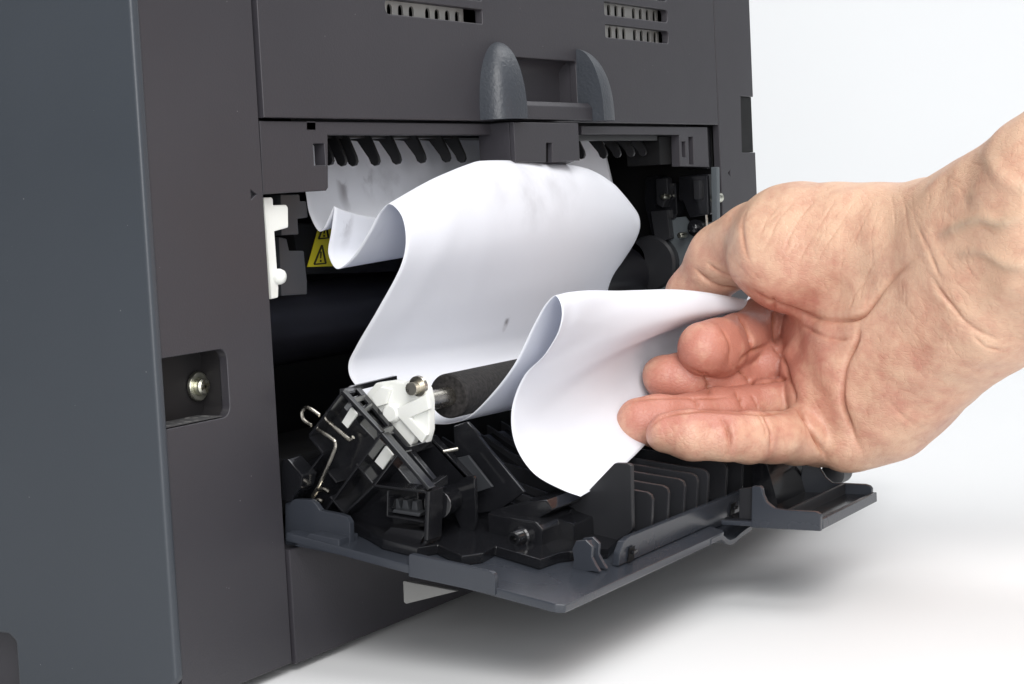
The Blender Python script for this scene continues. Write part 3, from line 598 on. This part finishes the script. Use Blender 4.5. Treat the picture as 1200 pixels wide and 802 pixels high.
for j, t in enumerate(ts):
    l0, l1, l2 = (1 - t) * (1 - 2 * t), 4 * t * (1 - t), t * (2 * t - 1)
    row = l0 * Ls + l1 * Ms + l2 * Rs
    # pleats at the back die out quickly away from the left edge
    e = math.exp(-t / .16); blend = (1 - t) * (1 - 2 * t) - e
    wgt = np.clip(1 - abs(S_ - 6.5) / 5.5, 0, 1)[:, None]
    rear = e * Ls + (1 - e) * ((1 - t) * (Ms + np.array([-105, .6, -2.5])) + t * Rs + np.array([0, 0, 0]) + np.clip(1 - abs(2 * t - 1), 0, 1) * 0)
    rear[:, 0] = XA + (XB - XA) * t
    row = row * (1 - wgt) + rear * wgt
    zc = np.interp(t, [0, .1, .25, .5, .68, .84, 1], [0, 1.2, 3.2, 0, 1.6, 2.2, 0]); row[:, 2] += zc * crest
    Gd[:, j] = row
# gentle handling waves and a few creases
uu, vv = np.meshgrid(np.linspace(0, 1, ns), ts, indexing='ij')
amp = .45 * np.clip(np.minimum(uu * 6, (1 - uu) * 6), 0, 1)
Gd[..., 1] += amp * (np.sin(9 * vv + 14 * uu) * .6 + np.sin(17 * vv - 23 * uu + 1) * .4)
Gd[..., 2] += amp * .5 * np.sin(13 * vv + 31 * uu + 2)
for k in range(22):                                    # handling creases: short sharp V folds
    cu_, cv_, an, ln_ = rng.uniform(.25, 1), rng.uniform(0, 1), rng.uniform(0, pi), rng.uniform(.06, .22)
    du, dv = (uu - cu_) * 1.4, vv - cv_; al = du * math.cos(an) + dv * math.sin(an); ac = -du * math.sin(an) + dv * math.cos(an)
    Gd[..., 1] += rng.uniform(-.75, .75) * np.clip(1 - abs(ac) / .038, 0, 1) * np.exp(-(al / ln_) ** 2) * np.clip((1 - uu) * 8, 0, 1)
bm = bmesh.new(); vsg = [[bm.verts.new(M(Gd[i, j])) for j in range(NT + 1)] for i in range(ns)]
for i in range(ns - 1):
    for j in range(NT): bm.faces.new((vsg[i][j], vsg[i][j + 1], vsg[i + 1][j + 1], vsg[i + 1][j]))
paper = bm_obj('paper_sheet', bm, 'paper', smooth=180)
paper['label'] = 'crumpled white sheet of paper jammed in the printer and pinched by the hand'; paper['category'] = 'paper'
so = paper.modifiers.new('thickness', 'SOLIDIFY'); so.thickness = .00012; so.offset = 0

# ================================================================== the hand (one continuous surface)
def smin(a, b, k):
    h_ = np.clip(.5 + .5 * (b - a) / k, 0, 1); return b * (1 - h_) + a * h_ - k * h_ * (1 - h_)
def cone(Q, a, b, ra_, rb_):
    ba = b - a; t = np.clip(((Q - a) @ ba) / (ba @ ba), 0, 1); return np.linalg.norm(Q - a - t[:, None] * ba, axis=1) - (ra_ + (rb_ - ra_) * t)
def chain(Q, js, k):
    d = None
    for (a, ra_), (b, rb_) in zip(js, js[1:]):
        c = cone(Q, a, b, ra_, rb_); d = c if d is None else smin(d, c, k)
    return d
def ell(Q, c, r, axu=None, axv=None):
    q = Q - c
    if axu is not None:
        q = np.stack([q @ axu, q @ axv, q @ np.cross(axu, axv)], 1)
    r = np.asarray(r, float); k0 = np.linalg.norm(q / r, axis=1); k1 = np.linalg.norm(q / r ** 2, axis=1); return k0 * (k0 - 1) / np.maximum(k1, 1e-6)
J = lambda *js: [(uvd(u, v, d), r) for u, v, d, r in js]
PINKY = J((781, 508, 577, 6.6), (806, 510, 576, 7.8), (850, 511, 577, 7.6), (880, 513, 581, 8.2), (905, 514, 587, 7.9), (935, 512, 597, 9.4), (962, 512, 606, 9.4), (1010, 500, 620, 12))
RING = J((750, 494, 592, 7.5), (772, 493, 593, 8.5), (815, 490, 598, 8.0), (842, 487, 603, 8.8), (868, 484, 608, 8.3), (896, 478, 614, 9.8), (925, 478, 618, 9.8), (985, 462, 630, 12.5))
MIDDLE = J((780, 442, 608, 7.5), (803, 444, 610, 8.3), (828, 447, 614, 7.6), (850, 447, 618, 8.4), (872, 443, 625, 8.2), (896, 430, 629, 9.8), (917, 424, 636, 10.4), (980, 415, 643, 13))
INDEX = J((826, 409, 601, 8.9), (841, 408, 609, 9.5), (857, 404, 620, 8.9), (868, 399, 626, 9.3), (881, 393, 634, 8.9), (900, 379, 641, 10.2), (925, 368, 648, 11), (985, 362, 650, 14))
THUMB = J((1075, 288, 590, 20.5), (1000, 285, 604, 19.0), (925, 277, 620, 16.2), (885, 285, 630, 13.5), (846, 303, 641, 11.3), (815, 345, 650, 9.4), (806, 375, 654, 8.2))
PALM = J((1075, 400, 592, 21), (1040, 410, 607, 21), (985, 410, 624, 20))
PALM2 = J((1040, 464, 602, 15.5), (1010, 488, 614, 14.5), (985, 490, 620, 13))
ARMA = J((1075, 298, 592, 20), (1161, 272, 566, 22.8), (1251, 218, 540, 23.4)) + [(np.array([226., -86, 510]), 29), (np.array([343., -161, 453]), 37)]
ARMB = J((1048, 420, 602, 22), (1149, 352, 570, 22.2), (1240, 280, 544, 23.4)) + [(np.array([224., -68, 514]), 29), (np.array([341., -143, 457]), 37)]
def sdf(Q):
    th = chain(Q, THUMB, 5)
    th = smin(th, ell(Q, uvd(948, 296, 611), (27, 21.5, 19)), 7)
    palm = smin(chain(Q, PALM, 8), chain(Q, PALM2, 8), 12)
    hyp = ell(Q, uvd(1022, 448, 602), (22, 26.5, 18)); palm = smin(palm, hyp, 10)
    arm = smin(chain(Q, ARMA, 8), chain(Q, ARMB, 8), 14)
    palm = smin(palm, arm, 16)
    pad = chain(Q, J((946, 432, 614, 9.0), (964, 467, 604, 10), (992, 516, 600, 10.4)), 6); palm = smin(palm, pad, 4.5)
    palm = smin(palm, ell(Q, uvd(1010, 372, 626), (22, 18, 16)), 10)
    body = smin(palm, th, 6.5)
    f = chain(Q, INDEX, 2.2); f = smin(f, chain(Q, MIDDLE, 2.2), .35); f = smin(f, chain(Q, RING, 2.2), .35); f = smin(f, chain(Q, PINKY, 2.2), .35)
    return smin(body, f, 2.0)
WX, WY, WZ, WS = 190.0, -80.0, 520.0, 3.5               # the forearm out of the picture is meshed more coarsely
def warp(q):
    p = np.array(q, float); p[:, 0] += (WS - 1) * np.maximum(p[:, 0] - WX, 0); p[:, 1] += (WS - 1) * np.minimum(p[:, 1] - WY, 0); p[:, 2] += (WS - 1) * np.minimum(p[:, 2] - WZ, 0); return p
def far(q): return np.where((q[:, 0] > WX - 4) | (q[:, 1] < WY + 4) | (q[:, 2] < WZ + 4), WS, 1.0)
def surface_nets(fn, lo, hi, h_, B=4):
    nb = np.ceil((hi - lo) / (h_ * B)).astype(int); nn = nb * B
    bc = [lo[i] + (np.arange(nb[i]) + .5) * B * h_ - .5 * h_ for i in range(3)]
    g = np.stack(np.meshgrid(*bc, indexing='ij'), -1).reshape(-1, 3); dc_ = fn(g)
    F = np.repeat(np.repeat(np.repeat(dc_.reshape(nb).astype('f4'), B, 0), B, 1), B, 2)
    act = np.where(abs(dc_) < h_ * B * 1.7 * far(g))[0]; off = np.stack(np.meshgrid(*[np.arange(B)] * 3, indexing='ij'), -1).reshape(-1, 3)
    bi = np.stack(np.unravel_index(act, nb), 1) * B
    for s in range(0, len(act), 4000):
        ii = (bi[s:s + 4000, None] + off).reshape(-1, 3); F[ii[:, 0], ii[:, 1], ii[:, 2]] = fn(lo + ii * h_)
    ins = F < 0
    c = np.zeros(np.array(F.shape) - 1, 'i1')
    sl = lambda o, A: A[o[0]:A.shape[0] - 1 + o[0], o[1]:A.shape[1] - 1 + o[1], o[2]:A.shape[2] - 1 + o[2]]
    offs = [(a, b, d) for a in (0, 1) for b in (0, 1) for d in (0, 1)]
    for o in offs: c += sl(o, ins)
    cells = np.argwhere((c > 0) & (c < 8)); idx = np.full(c.shape, -1, 'i4'); idx[tuple(cells.T)] = np.arange(len(cells))
    acc = np.zeros((len(cells), 3)); cnt = np.zeros(len(cells))
    val = {o: F[cells[:, 0] + o[0], cells[:, 1] + o[1], cells[:, 2] + o[2]] for o in offs}
    for o in offs:
        for ax in range(3):
            if o[ax] == 0:
                o2 = list(o); o2[ax] = 1; o2 = tuple(o2); a, b = val[o], val[o2]; m = (a < 0) != (b < 0)
                t = np.where(m, a / np.where(m, a - b, 1), 0); p = np.tile(np.array(o, float), (len(cells), 1)); p[:, ax] = t; acc += p * m[:, None]; cnt += m
    verts = lo + (cells + acc / cnt[:, None]) * h_
    quads = []
    for ax in range(3):
        o1 = [slice(None)] * 3; o2 = [slice(None)] * 3; o1[ax] = slice(0, -1); o2[ax] = slice(1, None)
        A, Bq = ins[tuple(o1)], ins[tuple(o2)]; e = np.argwhere(A != Bq); flip = A[tuple(e.T)]
        u_, v_ = [(1, 2), (2, 0), (0, 1)][ax]; ok = (e[:, u_] > 0) & (e[:, v_] > 0) & (e[:, u_] < c.shape[u_]) & (e[:, v_] < c.shape[v_]); e, flip = e[ok], flip[ok]
        def ci(du, dv):
            q = e.copy(); q[:, u_] += du; q[:, v_] += dv; return idx[tuple(q.T)]
        q = np.stack([ci(-1, -1), ci(0, -1), ci(0, 0), ci(-1, 0)], 1); q[~flip] = q[~flip][:, ::-1]; quads.append(q)
    q = np.concatenate(quads); return verts, q[(q >= 0).all(1)]
lo, hi = np.array([26., -118, 486]), np.array([248., 62, 690])
HV, HQ = surface_nets(lambda q: sdf(warp(q)), lo, hi, .52); HV = warp(HV)
def vnormals(V, Qd):
    nrm = np.cross(V[Qd[:, 2]] - V[Qd[:, 0]], V[Qd[:, 3]] - V[Qd[:, 1]]); N_ = np.zeros_like(V)
    for k in range(4): np.add.at(N_, Qd[:, k], nrm)
    return N_ / np.maximum(np.linalg.norm(N_, axis=1), 1e-9)[:, None]
def relax(V, Qd, it, f):
    E1 = np.concatenate([Qd[:, [0, 1]], Qd[:, [1, 2]], Qd[:, [2, 3]], Qd[:, [3, 0]]]); E1 = np.concatenate([E1, E1[:, ::-1]])
    cnt = np.bincount(E1[:, 0], minlength=len(V))[:, None]
    for _ in range(it):
        A = np.stack([np.bincount(E1[:, 0], V[E1[:, 1], i], len(V)) for i in range(3)], 1) / np.maximum(cnt, 1); V = V + f * (A - V)
    return V
HV = relax(HV, HQ, 5, .5)
HN = vnormals(HV, HQ)
if np.mean(np.einsum('ij,ij->i', HN, HV - HV.mean(0))) < 0: HN = -HN; HQ = HQ[:, ::-1]
U = np.stack([CX + FPX * HV[:, 0] / HV[:, 2], CY + FPX * HV[:, 1] / HV[:, 2]], 1)
front = np.clip(-np.einsum('ij,ij->i', HN, HV / np.linalg.norm(HV, axis=1)[:, None]) * 4, 0, 1)
tone = np.zeros((len(HV), 3)); disp = np.zeros(len(HV))
def polydist(px, reach):
    px = np.array([p for p in (smooth_path([np.array(q, float) for q in px], 5) if len(px) > 2 else [np.array(q, float) for q in px])])
    sel = np.where((front > 0) & (U >= px.min(0) - reach).all(1) & (U <= px.max(0) + reach).all(1))[0]; Us = U[sel]
    d = np.full(len(sel), 1e9); tt = np.zeros(len(sel)); L_ = len(px) - 1
    for i in range(L_):
        a, b = px[i], px[i + 1]; ba = b - a; t = np.clip(((Us - a) @ ba) / max(ba @ ba, 1e-9), 0, 1); dd = np.linalg.norm(Us - a - t[:, None] * ba, axis=1)
        m = dd < d; d[m] = dd[m]; tt[m] = (i + t[m]) / L_
    return sel, d, tt
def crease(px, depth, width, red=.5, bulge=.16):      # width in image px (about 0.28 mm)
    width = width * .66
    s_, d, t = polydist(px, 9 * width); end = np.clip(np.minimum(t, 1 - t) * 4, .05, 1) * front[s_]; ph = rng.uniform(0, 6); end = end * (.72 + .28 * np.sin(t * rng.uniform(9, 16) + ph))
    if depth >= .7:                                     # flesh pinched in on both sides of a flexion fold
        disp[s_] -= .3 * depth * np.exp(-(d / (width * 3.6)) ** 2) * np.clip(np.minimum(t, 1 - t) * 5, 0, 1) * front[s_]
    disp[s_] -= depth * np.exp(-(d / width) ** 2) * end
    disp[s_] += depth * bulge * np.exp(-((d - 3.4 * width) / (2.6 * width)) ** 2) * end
    tone[s_, 2] = np.maximum(tone[s_, 2], min(1, 1.35 * red) * np.exp(-(d / (width * .8)) ** 2) * end)  # red-brown fold tint, also darkened so the colour deepens the fold shade
# flexion creases of the fingers, then the gaps between fingers
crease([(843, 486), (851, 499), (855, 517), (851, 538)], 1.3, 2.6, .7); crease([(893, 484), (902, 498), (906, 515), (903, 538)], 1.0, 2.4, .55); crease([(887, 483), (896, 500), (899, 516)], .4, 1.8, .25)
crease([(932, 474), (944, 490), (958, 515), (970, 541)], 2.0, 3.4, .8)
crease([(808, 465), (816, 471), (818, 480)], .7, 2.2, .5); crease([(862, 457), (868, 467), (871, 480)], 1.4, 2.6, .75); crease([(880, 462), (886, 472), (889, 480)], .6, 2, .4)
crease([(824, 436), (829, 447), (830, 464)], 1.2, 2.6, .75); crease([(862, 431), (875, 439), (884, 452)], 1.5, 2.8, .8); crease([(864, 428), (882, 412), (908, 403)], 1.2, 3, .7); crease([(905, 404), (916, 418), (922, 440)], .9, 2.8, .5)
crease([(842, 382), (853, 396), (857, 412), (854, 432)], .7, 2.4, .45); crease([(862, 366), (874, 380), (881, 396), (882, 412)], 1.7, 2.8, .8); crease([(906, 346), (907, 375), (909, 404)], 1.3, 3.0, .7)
crease([(757, 510), (766, 497), (782, 488), (806, 483), (850, 483), (905, 486), (936, 477)], .5, 2.4, .6); crease([(724, 488), (738, 474), (764, 467), (800, 466), (834, 467), (866, 462)], .5, 2.2, .5); crease([(798, 424), (812, 434), (832, 441), (858, 436)], .5, 2.4, .5)  # finger gaps: dark tone painted in where no shadow falls
# palm lines
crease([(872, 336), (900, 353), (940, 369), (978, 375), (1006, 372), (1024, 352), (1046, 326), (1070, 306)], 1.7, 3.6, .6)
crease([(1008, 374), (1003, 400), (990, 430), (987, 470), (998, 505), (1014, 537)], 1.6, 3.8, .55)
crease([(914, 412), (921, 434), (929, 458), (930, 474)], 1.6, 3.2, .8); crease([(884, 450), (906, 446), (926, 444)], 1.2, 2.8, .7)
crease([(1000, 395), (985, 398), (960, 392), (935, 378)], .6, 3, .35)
crease([(1088, 318), (1105, 345), (1125, 368), (1144, 386), (1172, 400)], .8, 3.4, .3); crease([(1070, 255), (1085, 285), (1096, 312), (1108, 335)], .5, 3, .22)
crease([(1056, 226), (1062, 250), (1066, 285)], .2, 2.2, .16); crease([(1042, 224), (1047, 245), (1048, 275)], .18, 2.0, .14)
crease([(1140, 392), (1155, 405), (1178, 412)], .5, 2.6, .2); crease([(1030, 460), (1060, 490), (1090, 505)], .25, 3, .1)
# thumb wrinkles
for a in ([(1006, 228), (985, 262), (962, 300), (948, 330)], [(985, 226), (962, 262), (940, 300), (934, 322)], [(960, 228), (934, 262), (916, 300)], [(935, 232), (910, 262), (898, 296)],
          [(1025, 232), (1008, 268), (985, 312)], [(914, 238), (896, 262), (888, 290)], [(1012, 330), (1000, 350), (996, 366)], [(1030, 300), (1012, 330), (1008, 352)]):
    crease(a, .2, 1.8, .2)
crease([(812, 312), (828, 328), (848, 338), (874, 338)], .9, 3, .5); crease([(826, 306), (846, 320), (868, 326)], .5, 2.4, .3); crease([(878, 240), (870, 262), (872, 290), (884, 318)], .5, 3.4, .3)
def fine(n, box_, ang, spread, dep):                     # fine skin lines over one region
    for k in range(n):
        u0, v0 = rng.uniform(box_[0], box_[2]), rng.uniform(box_[1], box_[3]); a = rng.normal(ang, spread); l = rng.uniform(10, 42); w_ = rng.normal(0, 2.0)
        crease([(u0, v0), (u0 + l * math.cos(a) * .5 + w_, v0 + l * math.sin(a) * .5), (u0 + l * math.cos(a), v0 + l * math.sin(a))], dep * rng.uniform(.5, 1.4), rng.uniform(1.1, 1.9), rng.uniform(.06, .2), .05)
fine(46, (1050, 205, 1130, 400), 1.1, .3, .13); fine(34, (1120, 150, 1200, 400), .95, .35, .10); fine(40, (900, 225, 1040, 350), 1.95, .3, .12)
fine(30, (1010, 380, 1130, 520), .75, .4, .10); fine(12, (930, 420, 1000, 530), 1.15, .25, .12); fine(26, (770, 480, 950, 540), 1.5, .25, .09); fine(14, (810, 380, 900, 450), 1.3, .4, .08); fine(12, (800, 270, 870, 335), .7, .3, .12)
def vein(px, hgt, wd, col):
    s_, d, t = polydist(px, 3 * wd); e = np.clip(np.minimum(t, 1 - t) * 5, 0, 1) * front[s_]; disp[s_] += hgt * np.exp(-(d / wd) ** 2) * e; tone[s_, 1] = np.maximum(tone[s_, 1], col * np.exp(-(d / (wd * .9)) ** 2) * e)
vein([(1098, 280), (1122, 268), (1150, 258), (1175, 262), (1210, 250)], 1.5, 7.5, .5); vein([(1120, 300), (1150, 296), (1180, 310), (1215, 312)], .9, 7, .36); vein([(1150, 175), (1180, 215), (1212, 225)], .6, 9, .2)
vein([(1130, 235), (1160, 225), (1205, 205)], .8, 10, .1); vein([(1090, 410), (1130, 370), (1200, 330)], .7, 12, .06)
# skin redness: finger pads, knuckle folds, heel of the hand; a broad blob darkens the fingers
for u, v, r, a in ((745, 488, 34, .75), (790, 443, 36, .95), (832, 408, 40, .75), (785, 505, 36, .45), (870, 400, 34, .55), (860, 448, 34, .6), (830, 480, 30, .45), (900, 430, 40, .45), (815, 320, 46, .45), (880, 505, 40, .25), (940, 400, 50, .45), (960, 490, 50, .3), (1060, 470, 60, .25), (930, 340, 40, .3), (1090, 420, 60, .15), (895, 365, 30, .5), (850, 440, 105, .3), (900, 410, 60, .25), (1000, 460, 90, .12), (950, 300, 60, .12)):
    tone[:, 0] += .9 * a * np.exp(-((U[:, 0] - u) ** 2 + (U[:, 1] - v) ** 2) / (r * r))
tone = np.clip(tone, 0, 1)
# soft unevenness of flesh under the skin
for k in range(14):
    kv = rng.normal(size=3); kv /= np.linalg.norm(kv); lam = rng.uniform(7, 26); disp += .0055 * lam * np.sin(HV @ kv * 2 * pi / lam + rng.uniform(0, 6.3))
HV = HV + HN * disp[:, None]
HW = np.array([M(p) for p in c2w(HV)])
me = bpy.data.meshes.new('hand'); me.from_pydata(HW.tolist(), [], HQ.tolist()); me.update()
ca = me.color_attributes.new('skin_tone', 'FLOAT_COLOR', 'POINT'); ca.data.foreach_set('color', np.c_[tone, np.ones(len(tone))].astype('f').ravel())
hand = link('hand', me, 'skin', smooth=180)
hand['label'] = 'bare right hand and wrist pulling the jammed paper out of the printer'; hand['category'] = 'hand'
# thin nail edges that show on the far side of the finger tips
for o in bpy.data.objects:
    if 'is_root_at' in o: del o['is_root_at']
